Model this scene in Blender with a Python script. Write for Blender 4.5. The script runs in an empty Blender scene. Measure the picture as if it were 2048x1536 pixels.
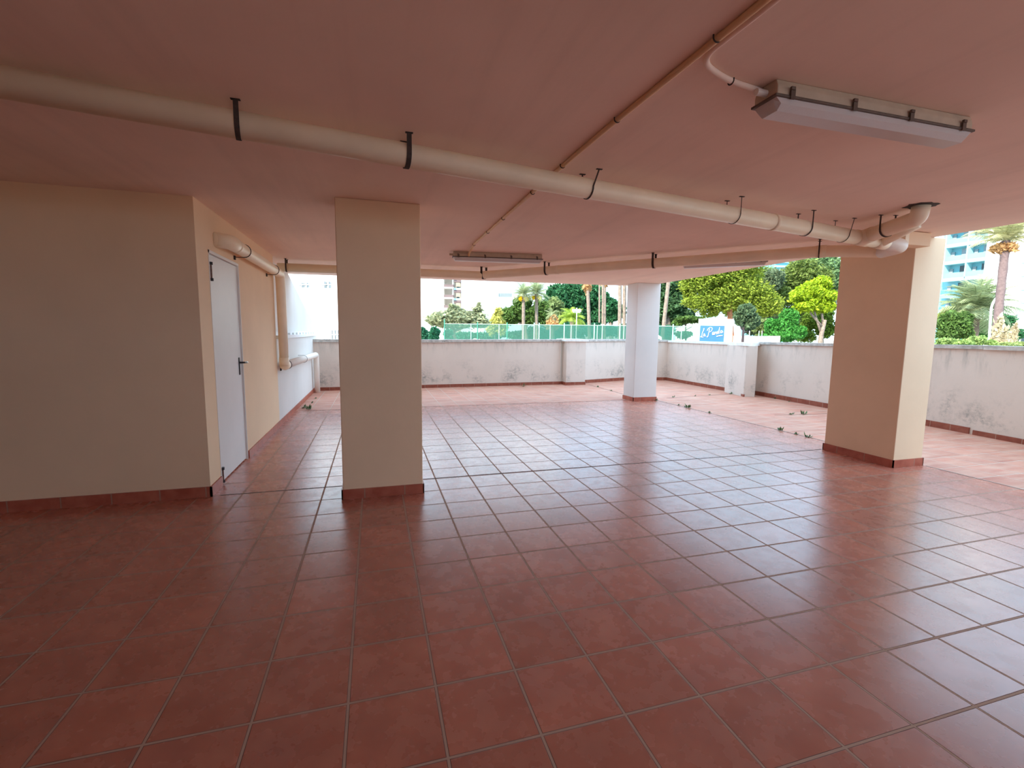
import bpy, bmesh, math, random
import numpy as np
from mathutils import Vector, Matrix

# ------------------------------------------------------------------ camera, sky, sun, exposure
T = 0.335                      # tile pitch
CH = 4.268 * T                 # camera height
H = 7.404 * T                  # ceiling height
F, YAW, PIT, ROL = 930.86, .2877, .1107, .0119   # focal length in pixels of a 2048 wide frame
sc = bpy.context.scene
C = sc.collection
fw = Vector((math.sin(YAW) * math.cos(PIT), math.cos(YAW) * math.cos(PIT), -math.sin(PIT)))
r0 = Vector((math.cos(YAW), -math.sin(YAW), 0)); u0 = r0.cross(fw)
rt = r0 * math.cos(ROL) + u0 * math.sin(ROL); up = -r0 * math.sin(ROL) + u0 * math.cos(ROL)
camd = bpy.data.cameras.new('camera'); cam = bpy.data.objects.new('camera', camd); C.objects.link(cam)
cam.matrix_world = Matrix(((rt.x, up.x, -fw.x, 0), (rt.y, up.y, -fw.y, 0), (rt.z, up.z, -fw.z, CH), (0, 0, 0, 1)))
camd.sensor_width = 36; camd.lens = F / 2048 * 36; camd.clip_end = 600; camd.clip_start = .05
sc.camera = cam

w = bpy.data.worlds.new('sky'); sc.world = w; w.use_nodes = True
bg = w.node_tree.nodes['Background']
bg.inputs[0].default_value = (0.55, 0.78, 1.0, 1); bg.inputs[1].default_value = 1.5
sl = bpy.data.lights.new('sun', 'SUN'); sun = bpy.data.objects.new('sun', sl); C.objects.link(sun)
sl.energy = 4.6; sl.angle = .012; sl.color = (1, .88, .72)
sun.rotation_euler = Vector((-.75, -.35, .60)).to_track_quat('Z', 'Y').to_euler()
sc.view_settings.view_transform = 'Standard'; sc.view_settings.look = 'None'
sc.view_settings.exposure = 1.38; sc.view_settings.gamma = 1.0
sc.view_settings.use_curve_mapping = False
try:
    sc.cycles.max_bounces = 12; sc.cycles.diffuse_bounces = 8; sc.cycles.glossy_bounces = 4
    sc.cycles.transparent_max_bounces = 16; sc.cycles.use_denoising = True
except Exception:
    pass

def spot(px, py, depth):
    """world point seen in the direction px,py at a distance along the view axis"""
    d = rt * ((px - 1024) / F) + up * (-(py - 768) / F) + fw
    return Vector((0, 0, CH)) + d * depth
def on_x(px, py, x0):
    d = rt * ((px - 1024) / F) + up * (-(py - 768) / F) + fw
    return Vector((0, 0, CH)) + d * (x0 / d.x)

# ------------------------------------------------------------------ tagging and linking
def tag(o, label=None, cat=None, group=None, kind=None):
    if label: o['label'] = label
    if cat: o['category'] = cat
    if group: o['group'] = group
    if kind: o['kind'] = kind
    return o
def obj(name, bm, m, parent=None, smooth=False):
    me = bpy.data.meshes.new(name); bm.normal_update(); bm.to_mesh(me); bm.free()
    if m: me.materials.append(m)
    if smooth:
        for p in me.polygons: p.use_smooth = True
    o = bpy.data.objects.new(name, me); C.objects.link(o)
    if parent: o.parent = parent
    return o
def empty(name, loc=(0, 0, 0), rz=0):
    o = bpy.data.objects.new(name, None); C.objects.link(o); o.location = loc; o.rotation_euler = (0, 0, rz)
    o.empty_display_size = .1
    return o
def struct(name, bm, m, smooth=False):
    return tag(obj(name, bm, m, None, smooth), kind='structure')
def copy_tree(o, parent=None):
    c = o.copy(); C.objects.link(c)
    if parent: c.parent = parent
    for ch in list(o.children): copy_tree(ch, c)
    return c

# ------------------------------------------------------------------ shapes
def box(bm, x0, x1, y0, y1, z0, z1, M=None):
    vs = [bm.verts.new(p) for p in ((x0, y0, z0), (x1, y0, z0), (x1, y1, z0), (x0, y1, z0), (x0, y0, z1), (x1, y0, z1), (x1, y1, z1), (x0, y1, z1))]
    if M:
        for v in vs: v.co = M @ v.co
    for f in ((3, 2, 1, 0), (4, 5, 6, 7), (0, 1, 5, 4), (1, 2, 6, 5), (2, 3, 7, 6), (3, 0, 4, 7)): bm.faces.new([vs[i] for i in f])
    return bm
def bevel(bm, w, seg=2):
    bmesh.ops.remove_doubles(bm, verts=bm.verts, dist=1e-6)
    bmesh.ops.bevel(bm, geom=list(bm.edges), offset=w, segments=seg, profile=.5, affect='EDGES')
    return bm
def prism(bm, pts, z0, z1):
    """pts: CCW plan outline; z1 may be a list with a height per point"""
    n = len(pts); zz = z1 if isinstance(z1, (list, tuple)) else [z1] * n
    a = [bm.verts.new((p[0], p[1], z0)) for p in pts]; b = [bm.verts.new((p[0], p[1], z)) for p, z in zip(pts, zz)]
    bm.faces.new(a[::-1]); bm.faces.new(b)
    for i in range(n): bm.faces.new((a[i], a[(i + 1) % n], b[(i + 1) % n], b[i]))
    return bm
def run(bm, pts, t, z0, z1, inset=0):
    """wall run along pts; thickness t to the left of the direction; optional height per point"""
    n = len(pts); P = [Vector(p[:2]) for p in pts]
    zz = z1 if isinstance(z1, (list, tuple)) else [z1] * n
    z00 = z0 if isinstance(z0, (list, tuple)) else [z0] * n
    def off(i, d):
        if i == 0: e = (P[1] - P[0]).normalized(); return P[0] + Vector((-e.y, e.x)) * d
        if i == n - 1: e = (P[-1] - P[-2]).normalized(); return P[-1] + Vector((-e.y, e.x)) * d
        e = (P[i] - P[i - 1]).normalized(); g = (P[i + 1] - P[i]).normalized()
        m = Vector((-e.y - g.y, e.x + g.x)).normalized(); return P[i] + m * d / max(.35, m.dot(Vector((-e.y, e.x))))
    ring = []
    for i in range(n):
        a = off(i, -inset) if inset else P[i]; b = off(i, t)
        ring.append([bm.verts.new((a.x, a.y, z00[i])), bm.verts.new((b.x, b.y, z00[i])), bm.verts.new((b.x, b.y, zz[i])), bm.verts.new((a.x, a.y, zz[i]))])
    for i in range(n - 1):
        A, B = ring[i], ring[i + 1]
        for k in range(4): bm.faces.new((A[k], B[k], B[(k + 1) % 4], A[(k + 1) % 4]))
    bm.faces.new(ring[0][::-1]); bm.faces.new(ring[-1])
    bmesh.ops.recalc_face_normals(bm, faces=bm.faces)
    return bm
def fillet(pts, rad, n=8):
    P = [Vector(p) for p in pts]; out = [P[0]]
    for i in range(1, len(P) - 1):
        a, b, c = P[i - 1], P[i], P[i + 1]
        r = min(rad, (a - b).length * .45, (c - b).length * .45)
        p = b + (a - b).normalized() * r; q = b + (c - b).normalized() * r
        for k in range(n + 1):
            t = k / n; out.append(p * (1 - t) ** 2 + b * 2 * t * (1 - t) + q * t * t)
    out.append(P[-1]); return out
def tube(bm, pts, r, seg=20, cap=True):
    P = [Vector(p) for p in pts]; n = len(P); rr = r if isinstance(r, (list, tuple)) else [r] * n
    d = (P[1] - P[0]).normalized(); ref = Vector((0, 0, 1)) if abs(d.z) < .9 else Vector((1, 0, 0))
    u = d.cross(ref).normalized(); rings = []
    for i in range(n):
        d = (P[min(i + 1, n - 1)] - P[max(i - 1, 0)]).normalized()
        u = (u - d * u.dot(d)).normalized(); v = d.cross(u)
        rings.append([bm.verts.new(P[i] + (u * math.cos(2 * math.pi * k / seg) + v * math.sin(2 * math.pi * k / seg)) * rr[i]) for k in range(seg)])
    for i in range(n - 1):
        for k in range(seg): bm.faces.new((rings[i][k], rings[i][(k + 1) % seg], rings[i + 1][(k + 1) % seg], rings[i + 1][k]))
    if cap: bm.faces.new(rings[0][::-1]); bm.faces.new(rings[-1])
    return bm
B = bmesh.new

# ------------------------------------------------------------------ materials
class NT:
    def __init__(s, name):
        s.m = bpy.data.materials.new(name); s.m.use_nodes = True; s.t = s.m.node_tree
        s.b = s.t.nodes['Principled BSDF']; s.b.inputs['Specular IOR Level'].default_value = .35
    def n(s, ty, **k):
        x = s.t.nodes.new(ty)
        for a, v in k.items(): setattr(x, a, v)
        return x
    def l(s, a, b): s.t.links.new(a, b)
    def math(s, op, a, b=None, c=None):
        x = s.n('ShaderNodeMath', operation=op)
        for i, v in enumerate((a, b, c)):
            if v is None: continue
            if isinstance(v, (int, float)): x.inputs[i].default_value = v
            else: s.l(v, x.inputs[i])
        return x.outputs[0]
    def mix(s, f, a, b, bt='MIX'):
        x = s.n('ShaderNodeMix', data_type='RGBA', blend_type=bt)
        for i, v in ((0, f), (6, a), (7, b)):
            if isinstance(v, (int, float)): x.inputs[i].default_value = v
            elif isinstance(v, tuple): x.inputs[i].default_value = (*v, 1)
            else: s.l(v, x.inputs[i])
        return x.outputs[2]
    def noise(s, scale, detail=4, vec=None, rough=.55, stretch=None):
        x = s.n('ShaderNodeTexNoise'); x.inputs['Scale'].default_value = scale; x.inputs['Detail'].default_value = detail; x.inputs['Roughness'].default_value = rough
        if stretch:
            mp = s.n('ShaderNodeMapping'); mp.inputs['Scale'].default_value = stretch; s.l(s.co(), mp.inputs[0]); s.l(mp.outputs[0], x.inputs[0])
        else: s.l(vec if vec else s.co(), x.inputs[0])
        return x.outputs[0]
    def co(s):
        if not hasattr(s, '_c'): s._c = s.n('ShaderNodeTexCoord').outputs['Object']
        return s._c
    def sep(s):
        if not hasattr(s, '_s'): s._s = s.n('ShaderNodeSeparateXYZ'); s.l(s.co(), s._s.inputs[0])
        return s._s.outputs
    def ramp(s, v, *stops):
        x = s.n('ShaderNodeMapRange'); x.inputs[1].default_value = stops[0]; x.inputs[2].default_value = stops[1]; s.l(v, x.inputs[0]); return x.outputs[0]
    def bump(s, h, st=.2, dist=.01):
        x = s.n('ShaderNodeBump'); x.inputs[0].default_value = st; x.inputs[1].default_value = dist; s.l(h, x.inputs['Height']); s.l(x.outputs[0], s.b.inputs['Normal'])
    def col(s, c):
        if isinstance(c, tuple): s.b.inputs['Base Color'].default_value = (*c, 1)
        else: s.l(c, s.b.inputs['Base Color'])
    def rough(s, v):
        if isinstance(v, (int, float)): s.b.inputs['Roughness'].default_value = v
        else: s.l(v, s.b.inputs['Roughness'])

def plain(name, c, rough=.6, var=.12, scale=8, metal=0, spec=.35):
    a = NT(name); n = a.noise(scale); a.col(a.mix(a.ramp(n, .3, .7), tuple(x * (1 - var) for x in c), tuple(min(1, x * (1 + var)) for x in c)))
    a.rough(rough); a.b.inputs['Metallic'].default_value = metal; a.b.inputs['Specular IOR Level'].default_value = spec
    return a.m
def plaster(name, c, streak=0.0, rough=.85):
    a = NT(name); n1 = a.noise(1.2, 5); n2 = a.noise(40, 3)
    col = a.mix(a.ramp(n1, .3, .75), tuple(x * .93 for x in c), tuple(min(1, x * 1.04) for x in c))
    if streak:
        n3 = a.noise(1.0, 4, stretch=(5, .35, 1), rough=.6)
        col = a.mix(a.math('MULTIPLY', a.ramp(n3, .5, .72), streak), col, tuple(x * .78 for x in c))
    a.col(col); a.rough(rough); a.bump(n2, .15, .004); a.b.inputs['Specular IOR Level'].default_value = .2
    return a.m
def stained(name, c):
    """outdoor render with grey mould creeping up from the skirting and down from the coping"""
    a = NT(name); z = a.sep()[2]
    base = a.mix(a.ramp(a.noise(1.5, 4), .3, .7), tuple(x * .94 for x in c), c)
    low = a.math('MULTIPLY', a.ramp(z, .75, .12), a.ramp(a.noise(2.3, 6, stretch=(1, 1, .8), rough=.7), .47, .66))
    low = a.math('MULTIPLY', low, a.ramp(a.noise(14, 5, stretch=(1, 1, 1.4), rough=.75), .38, .6))
    low = a.math('MULTIPLY', low, a.ramp(z, .06, .2))
    topm = a.math('MULTIPLY', a.ramp(z, .82, 1.2), a.ramp(a.noise(5, 5, stretch=(1.6, 1.6, .35), rough=.7), .5, .72))
    crack = a.math('MULTIPLY', a.ramp(a.noise(9, 6, stretch=(.8, .8, 2.5), rough=.8), .62, .7), a.ramp(a.noise(1.7, 2), .45, .7))
    m = a.math('MINIMUM', a.math('ADD', a.math('ADD', low, a.math('MULTIPLY', topm, .5)), a.math('MULTIPLY', crack, .35)), .85)
    a.col(a.mix(m, base, (.17, .18, .17))); a.rough(.9); a.bump(a.noise(35, 3), .2, .004); a.b.inputs['Specular IOR Level'].default_value = .15
    return a.m
def tiles(name, dusty=0.0, rough0=.22):
    a = NT(name); x, y = a.sep()[0], a.sep()[1]
    u = a.math('ADD', a.math('DIVIDE', x, T), .3702); v = a.math('SUBTRACT', a.math('DIVIDE', y, T), 5.2343)
    fu = a.math('FRACT', u); fv = a.math('FRACT', v)
    d = a.math('MINIMUM', a.math('MINIMUM', fu, a.math('SUBTRACT', 1, fu)), a.math('MINIMUM', fv, a.math('SUBTRACT', 1, fv)))
    wob = a.math('MULTIPLY', a.math('SUBTRACT', a.noise(6, 3), .5), .006)
    dd = a.math('ADD', d, wob); grout_shade = a.ramp(dd, .0215, .0185); core = a.ramp(dd, .0150, .0125)
    cm = a.n('ShaderNodeCombineXYZ'); a.l(a.math('FLOOR', u), cm.inputs[0]); a.l(a.math('FLOOR', v), cm.inputs[1])
    wn = a.n('ShaderNodeTexWhiteNoise', noise_dimensions='2D'); a.l(cm.outputs[0], wn.inputs[0]); rnd = wn.outputs[0]
    off = a.n('ShaderNodeVectorMath', operation='ADD'); a.l(a.co(), off.inputs[0])
    sc2 = a.n('ShaderNodeVectorMath', operation='SCALE'); a.l(wn.outputs[1], sc2.inputs[0]); sc2.inputs['Scale'].default_value = 5; a.l(sc2.outputs[0], off.inputs[1])
    n1 = a.noise(4.5, 3, off.outputs[0], .5); n2 = a.noise(11, 3, off.outputs[0], .55); n4 = a.noise(45, 2, off.outputs[0], .5)
    c = a.mix(a.ramp(n1, .25, .75), (.40, .130, .085), (.52, .190, .125))
    c = a.mix(a.math('MULTIPLY', a.ramp(n2, .42, .9), .5), c, (.54, .25, .17))
    c = a.mix(a.math('MULTIPLY', a.ramp(a.noise(3.2, 3, off.outputs[0]), .45, .85), .55), c, (.30, .12, .10))
    val = a.math('ADD', .90, a.math('MULTIPLY', rnd, .20))
    hs = a.n('ShaderNodeHueSaturation'); a.l(val, hs.inputs['Value']); a.l(c, hs.inputs['Color']); c = hs.outputs[0]
    if dusty: c = a.mix(a.math('MULTIPLY', a.ramp(a.noise(3.5, 6, stretch=(.6, 2.2, 1)), .3, .65), dusty), c, (.56, .33, .24))
    c = a.mix(grout_shade, c, (.13, .06, .05)); c = a.mix(core, c, (.50, .36, .28) if not dusty else (.68, .52, .43))  # dark rim paints the shade along the sunken joint; core is the grout itself
    a.col(c)
    ro = a.math('ADD', rough0, a.math('MULTIPLY', a.ramp(n2, .2, .8), .10))
    ro = a.math('ADD', ro, a.math('MULTIPLY', grout_shade, .5)); a.rough(ro)
    h = a.math('SUBTRACT', a.math('ADD', a.math('MULTIPLY', n2, .10), a.math('MULTIPLY', n4, .10)), grout_shade); a.bump(h, .22, .003)
    a.l(a.math('SUBTRACT', .85 if not dusty else .4, a.math('MULTIPLY', grout_shade, .8 if not dusty else .35)), a.b.inputs['Specular IOR Level'])
    return a.m
def skirt_mat(name='skirting_tile', k=1.0):
    a = NT(name); x, y, z = a.sep()
    u = a.math('FRACT', a.math('DIVIDE', a.math('ADD', x, y), T)); d = a.math('MINIMUM', u, a.math('SUBTRACT', 1, u))
    g = a.ramp(d, .016, .008); n = a.noise(9, 5)
    c = a.mix(a.ramp(n, .35, .65), (.36 * k, .085 * k, .05 * k), (.48 * k, .145 * k, .09 * k)); a.col(a.mix(g, c, (.36, .24, .18))); a.rough(.38); a.bump(g, -.3, .003)
    return a.m
def foliage(name, c1, c2, tr=.35):
    a = NT(name); g = a.n('ShaderNodeNewGeometry')
    col = a.mix(g.outputs['Random Per Island'], c1, c2); a.col(col); a.rough(.6); a.b.inputs['Specular IOR Level'].default_value = .2
    t = a.n('ShaderNodeBsdfTranslucent'); a.l(col, t.inputs[0]); ms = a.n('ShaderNodeMixShader'); ms.inputs[0].default_value = tr
    out = a.t.nodes['Material Output']; a.l(a.b.outputs[0], ms.inputs[1]); a.l(t.outputs[0], ms.inputs[2]); a.l(ms.outputs[0], out.inputs[0])
    return a.m
def mesh_mat(name, c, alpha):
    a = NT(name); a.col(c); a.rough(.7); t = a.n('ShaderNodeBsdfTransparent'); ms = a.n('ShaderNodeMixShader'); ms.inputs[0].default_value = alpha
    out = a.t.nodes['Material Output']; a.l(t.outputs[0], ms.inputs[1]); a.l(a.b.outputs[0], ms.inputs[2]); a.l(ms.outputs[0], out.inputs[0])
    return a.m

m_tile = tiles('floor_tile'); m_tile_out = tiles('terrace_tile', .75, .62)
m_skirt = skirt_mat(); m_skirt_out = skirt_mat('weathered_skirting', .62)
m_cream = plaster('cream_render', (.88, .66, .45))
m_white_r = plaster('white_render', (.74, .70, .66))
m_ceil = plaster('ceiling_plaster', (.92, .74, .63), .35)
m_par = stained('parapet_render', (.70, .60, .53))
m_cop = plain('coping_stone', (.46, .43, .40), .8, .35, 12)
m_lightcop = plain('pale_coping', (.75, .72, .68), .8, .1, 9)
m_pvc = plain('cream_pipe', (.93, .80, .60), .38, .06, 3)
m_cond = plain('mustard_conduit', (.80, .56, .31), .5, .06, 3)
m_pvc2 = plain('white_pipe', (.86, .80, .72), .4, .05, 3)
m_dark = plain('dark_strap', (.05, .035, .03), .7, .3, 60)
m_door = plain('door_paint', (.80, .80, .78), .45, .03, 2)
m_frame = plain('door_frame_paint', (.82, .80, .77), .5, .05, 4)
m_black = plain('black_plastic', (.02, .02, .025), .35, .1)
m_rust = plain('rusty_hinge', (.16, .085, .07), .7, .4, 40)
m_joint = plain('joint_filler', (.045, .035, .035), .9, .3, 30)
m_house = plain('fixture_housing', (.55, .44, .33), .6, .1, 10)
m_clip = plain('fixture_clip', (.13, .09, .07), .5, .2, 30)
m_chrome = plain('brushed_metal', (.7, .7, .7), .3, .05, 20, 1)
a = NT('diffuser_acrylic'); a.col((.80, .74, .72)); a.rough(.35); a.b.inputs['Transmission Weight'].default_value = .25; a.bump(a.noise(150, 2), .3, .003); m_diff = a.m
m_tube = plain('tube_glass', (.9, .9, .9), .2, .01)
m_white = plain('white_paint', (.85, .86, .86), .6, .03, 5)
m_weed = foliage('weed_leaf', (.05, .10, .04), (.13, .20, .08), .2)

# ------------------------------------------------------------------ floor
bm = B(); box(bm, -7, 5.88, -5, 8.87, -.12, 0); floor = struct('floor', bm, m_tile)
bm = B(); prism(bm, [(-1.6, 8.87), (5.88, 8.87), (5.88, -5), (9.3, -5), (9.3, 13.2), (-1.6, 13.2)], -.12, 0)
struct('floor', bm, m_tile_out)
def strip(n, pts, wd, z=.0015):
    bm = B(); run(bm, pts, wd, -.01, z, wd / 2 if len(pts) < 99 else 0); return struct('trim_%d' % n, bm, m_joint)
strip(1, [(-1.3, 4.437), (-.30, 4.437)], .007); strip(2, [(.42, 4.455), (5.40, 4.42)], .007)
strip(3, [(-1.3, 8.868), (5.24, 8.868)], .006)
strip(4, [(5.885, -4.9), (5.885, 3.55)], .006); strip(5, [(5.885, 4.5), (5.84, 8.66)], .008)
strip(6, [(5.72, 11.80), (5.62, 9.15)], .01); strip(7, [(6.30, 8.98), (8.33, 9.26)], .008); strip(8, [(6.9, 6.60), (8.62, 6.45)], .006)

# ------------------------------------------------------------------ ceiling and the building above
bm = B(); prism(bm, [(-7, -5), (5.70, -5), (5.70, 4), (5.79, 9.30), (-1.6, 9.85), (-7, 9.9)], H, H + .3)
struct('ceiling', bm, m_ceil)
bm = B(); box(bm, -26, 5.3, -14, 8.9, H + .3, 17); struct('wall_above', bm, m_white_r)

# ------------------------------------------------------------------ walls
bm = B(); box(bm, -7, -1.37, 4.43, 4.60, 0, H); struct('wall_left', bm, m_cream)
bm = B()
box(bm, -1.62, -1.37, 4.60, 4.725, 0, H); box(bm, -1.62, -1.37, 4.725, 5.665, 2.115, H); box(bm, -1.62, -1.37, 5.665, 7.50, 0, H)
struct('wall_entrance', bm, m_cream)
bm = B(); box(bm, -1.62, -1.37, 7.50, 12.5, -.6, 1.29)
v = [bm.verts.new(p) for s in (0, 1) for p in ((-1.50 - .14 * s, 7.5, 1.2), (-1.50 - .14 * s, 13.6, 1.2), (-1.50 - .14 * s, 13.6, 1.46), (-1.50 - .14 * s, 9.45, H), (-1.50 - .14 * s, 7.5, H))]
bm.faces.new(v[:5]); bm.faces.new(v[5:][::-1])
for i in range(5): bm.faces.new((v[i], v[i + 5], v[(i + 1) % 5 + 5], v[(i + 1) % 5]))
bmesh.ops.recalc_face_normals(bm, faces=bm.faces)
wl = struct('wall_ramp', bm, m_white_r)
bm = B(); box(bm, -7, .6, -5.2, -5, 0, H); box(bm, .6, 9.3, -5.2, -5, 0, 1.2); struct('wall_back', bm, m_cream)  # unseen wall behind the camera; right part kept low to let more light in
bm = B(); box(bm, -7.2, -7, -5, 4.6, 0, H); struct('wall_side', bm, m_cream)

# parapets (run() thickens to the left of the direction of travel)
far1 = [(-1.37, 11.76), (4.96, 12.03)]
far2 = [(5.60, 12.13), (7.40, 12.72), (8.72, 12.50)]
pz = 1.175
bm = B(); run(bm, far1, .25, 0, [1.15, 1.19]); prism(bm, [(5.04, 11.80), (5.62, 11.82), (5.62, 12.4), (5.04, 12.4)], 0, 1.20)
run(bm, far2, .25, 0, [1.19, 1.2, 1.19]); wf = struct('wall_far', bm, m_par)
bm = B(); run(bm, [(-1.37, 11.76), (1.7, 11.893)], .30, 1.15, [1.215, 1.22], .04); obj('coping', bm, m_cop, wf)
bm = B(); run(bm, [(1.72, 11.894), (4.96, 12.03)], .30, [1.16, 1.19], [1.225, 1.25], .04); obj('coping', bm, m_cop, wf)
bm = B(); prism(bm, [(4.99, 11.75), (5.68, 11.77), (5.68, 12.45), (4.99, 12.45)], 1.20, 1.262); tag(obj('pilaster_cap', bm, m_lightcop, wf), 'pale stone cap')
bm = B(); run(bm, [(5.69, 12.16), (7.40, 12.72), (8.72, 12.50)], .30, [1.19, 1.2, 1.19], [1.25, 1.26, 1.25], .04); obj('coping', bm, m_cop, wf)
rA = [(8.72, 12.50), (8.60, 9.80), (8.50, 9.45), (8.24, 8.80)]
rB = [(8.80, 9.06), (8.66, 7.16), (8.60, 5.24), (8.50, 4.55), (8.42, 3.9), (8.36, 2), (8.30, -5)]
rBz = [1.215, 1.23, 1.26, 1.265, 1.27, 1.27, 1.27]
bm = B(); run(bm, rA, .25, 0, [1.19, 1.18, 1.18, 1.18]); prism(bm, [(8.24, 8.80), (8.92, 9.07), (9.1, 9.6), (8.4, 9.6)], 0, 1.18)
run(bm, rB, .25, 0, rBz); wr = struct('wall_right', bm, m_par)
bm = B(); run(bm, rA[:2] + [(8.52, 9.5)], .3, 1.18, 1.24, .04); obj('coping', bm, m_lightcop, wr)
bm = B(); prism(bm, [(8.19, 8.74), (8.97, 9.03), (9.15, 9.65), (8.42, 9.58)], 1.18, 1.25); tag(obj('pilaster_cap', bm, m_lightcop, wr), 'pale stone cap')
bm = B(); run(bm, [(8.80, 9.0), (8.66, 7.16), (8.60, 5.24), (8.51, 4.56)], .3, rBz[:4], [z + .055 for z in rBz[:4]], .045); obj('coping', bm, m_cop, wr)
bm = B(); run(bm, [(8.50, 4.54), (8.42, 3.9), (8.36, 2), (8.30, -5)], .3, [1.26] * 4, [1.318] * 4, .05); obj('coping', bm, m_cop, wr)

# skirtings
def skirt(name, pts, h=.085, t=.014):
    bm = B(); run(bm, pts, 0.002, 0, h, t); return struct(name, bm, m_skirt_out if pts[-1][0] > 4 else m_skirt)
skirt('baseboard_left', [(-7, 4.43), (-1.356, 4.43)][::1], .088)
skirt('baseboard_entrance', [(-1.37, 4.416), (-1.37, 4.72)], .09)
skirt('baseboard_corridor', [(-1.37, 5.68), (-1.37, 11.75)], .085)
skirt('baseboard_far', [(-1.37, 11.76), (4.96, 12.03), (5.03, 12.03), (5.03, 11.79), (5.63, 11.81)], .08)
skirt('baseboard_corner', [(5.68, 12.155), (7.40, 12.72), (8.72, 12.50), (8.60, 9.80)], .09)
skirt('baseboard_pilaster', [(8.60, 9.78), (8.50, 9.45), (8.23, 8.79), (8.82, 9.03)], .055)
skirt('baseboard_right', [(8.80, 9.03), (8.66, 7.16), (8.60, 5.24), (8.52, 4.62)], .095, .03)
skirt('baseboard_near', [(8.50, 4.57), (8.42, 3.9), (8.36, 2), (8.30, -5)], .07, .018)

# pillars
def pillar(label, x0, x1, y0, y1, m=m_cream):
    cx, cy = (x0 + x1) / 2, (y0 + y1) / 2
    e = empty('pillar', (cx, cy, 0)); tag(e, label, 'pillar', None)
    bm = B(); box(bm, x0 - cx, x1 - cx, y0 - cy, y1 - cy, 0, H - .001); bevel(bm, .006, 2); obj('shaft', bm, m, e)
    t = .012; bm = B(); a0, a1, b0, b1 = x0 - cx, x1 - cx, y0 - cy, y1 - cy
    for q in ((a0 - t, a1 + t, b0 - t, b0 - .001), (a0 - t, a1 + t, b1 + .001, b1 + t), (a0 - t, a0 - .001, b0 - t, b1 + t), (a1 + .001, a1 + t, b0 - t, b1 + t)): box(bm, *q, .0005, .085)
    s = obj('skirting', bm, m_skirt, e); s['label'] = 'red tile skirting'
    return e
pillar('broad tan pillar standing left of centre, nearest the door, with red tile skirting', -.280, .388, 4.07, 4.40)
pillar('wide deep pillar at right, tan side and pale front, under the pipe elbows', 5.432, 5.872, 3.59, 4.41)
pillar('slim pale pillar at the far corner of the covered floor, in front of the parapet', 5.255, 5.80, 8.66, 9.08, m_white_r)

# door
dz = 2.085
e = empty('door_1', (-1.385, 4.745, 0)); tag(e, kind='structure')
bm = B(); box(bm, -.045, 0, .005, .905, .012, dz); bevel(bm, .002, 1); obj('door_leaf', bm, m_door, e)
bm = B()
box(bm, -.06, .018, -.022, .0, 0, dz + .028); box(bm, -.06, .018, .91, .922, 0, dz + .028); box(bm, -.06, .018, -.022, .922, dz + .005, dz + .03)
obj('door_frame', bm, m_frame, e)
def hinge(z, h, lab):
    bm = B(); tube(bm, [(.018, .012, z), (.018, .012, z + h)], .011, 12); box(bm, .0, .012, .0, .03, z, z + h)
    o = obj('hinge', bm, m_rust, e)
    for q in (0, h):
        bm = B(); tube(bm, [(.018, .012, z + q - .012), (.018, .012, z + q + .012)], .019, 12); obj('hinge_pin', bm, m_black, o)
    return o
hinge(1.86, .14, 'u'); hinge(.03, .12, 'l')
bm = B(); box(bm, .0, .008, .80, .838, .945, 1.13); bevel(bm, .003, 2); hd = obj('handle_plate', bm, m_black, e)
bm = B(); tube(bm, fillet([(.004, .819, 1.075), (.05, .819, 1.075), (.05, .93, 1.07)], .02), .0095, 12); obj('door_handle', bm, m_black, hd)
bm = B(); tube(bm, [(.05, .915, 1.071), (.05, .942, 1.0695)], .0102, 12); tag(obj('handle_tip', bm, m_chrome, hd), 'shiny metal handle tip')

# rail on the ramp wall
e = empty('ledge_rail', (-1.43, 8.0, 1.29)); tag(e, 'white ledge with slotted rail along top of low ramp wall', 'rail')
bm = B(); box(bm, -.07, .085, -.45, 4.5, 0, .05); obj('ledge', bm, m_white, e)
bm = B(); box(bm, -.02, .02, -.3, 4.4, .085, .11)
for k in range(12): box(bm, -.02, .02, -.3 + k * .42, -.3 + k * .42 + .2, .05, .085)
obj('slotted_rail', bm, m_white, e)

# ------------------------------------------------------------------ pipes
R0 = .0625
def ring(bm, c, d, r, wd, seg=28):
    d = Vector(d).normalized(); tube(bm, [Vector(c) - d * wd / 2, Vector(c) + d * wd / 2], r, seg)
def strap(parent, c, d, r, wd, ztop=H, slant=0, th=.003):
    """band round the pipe and two legs up to the ceiling"""
    c = Vector(c) - parent.location; d = Vector(d).normalized(); s = d.cross(Vector((0, 0, 1))).normalized()
    ztop = ztop - parent.location.z
    pts = [c + s * (r + .004) + Vector((0, 0, ztop - c.z)) + d * slant]
    for k in range(13):
        a = math.pi * k / 12; pts.append(c + s * math.cos(a) * (r + .004) - Vector((0, 0, math.sin(a) * (r + .004))))
    pts.append(c - s * (r + .004) + Vector((0, 0, ztop - c.z)))
    bm = B(); L = []
    for i, p in enumerate(pts):
        t = (pts[min(i + 1, len(pts) - 1)] - pts[max(i - 1, 0)]).normalized(); n = t.cross(d).normalized()
        L.append([bm.verts.new(p + d * a * wd / 2 + n * b * th / 2) for a, b in ((-1, -1), (1, -1), (1, 1), (-1, 1))])
    for i in range(len(L) - 1):
        for k in range(4): bm.faces.new((L[i][k], L[i][(k + 1) % 4], L[i + 1][(k + 1) % 4], L[i + 1][k]))
    bm.faces.new(L[0][::-1]); bm.faces.new(L[-1])
    for q in (pts[0], pts[-1]):
        box(bm, q.x - .02, q.x + .02, q.y - .008, q.y + .008, ztop - .004, ztop - .0005)
    bmesh.ops.recalc_face_normals(bm, faces=bm.faces)
    return obj('strap', bm, m_dark, parent)

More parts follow.
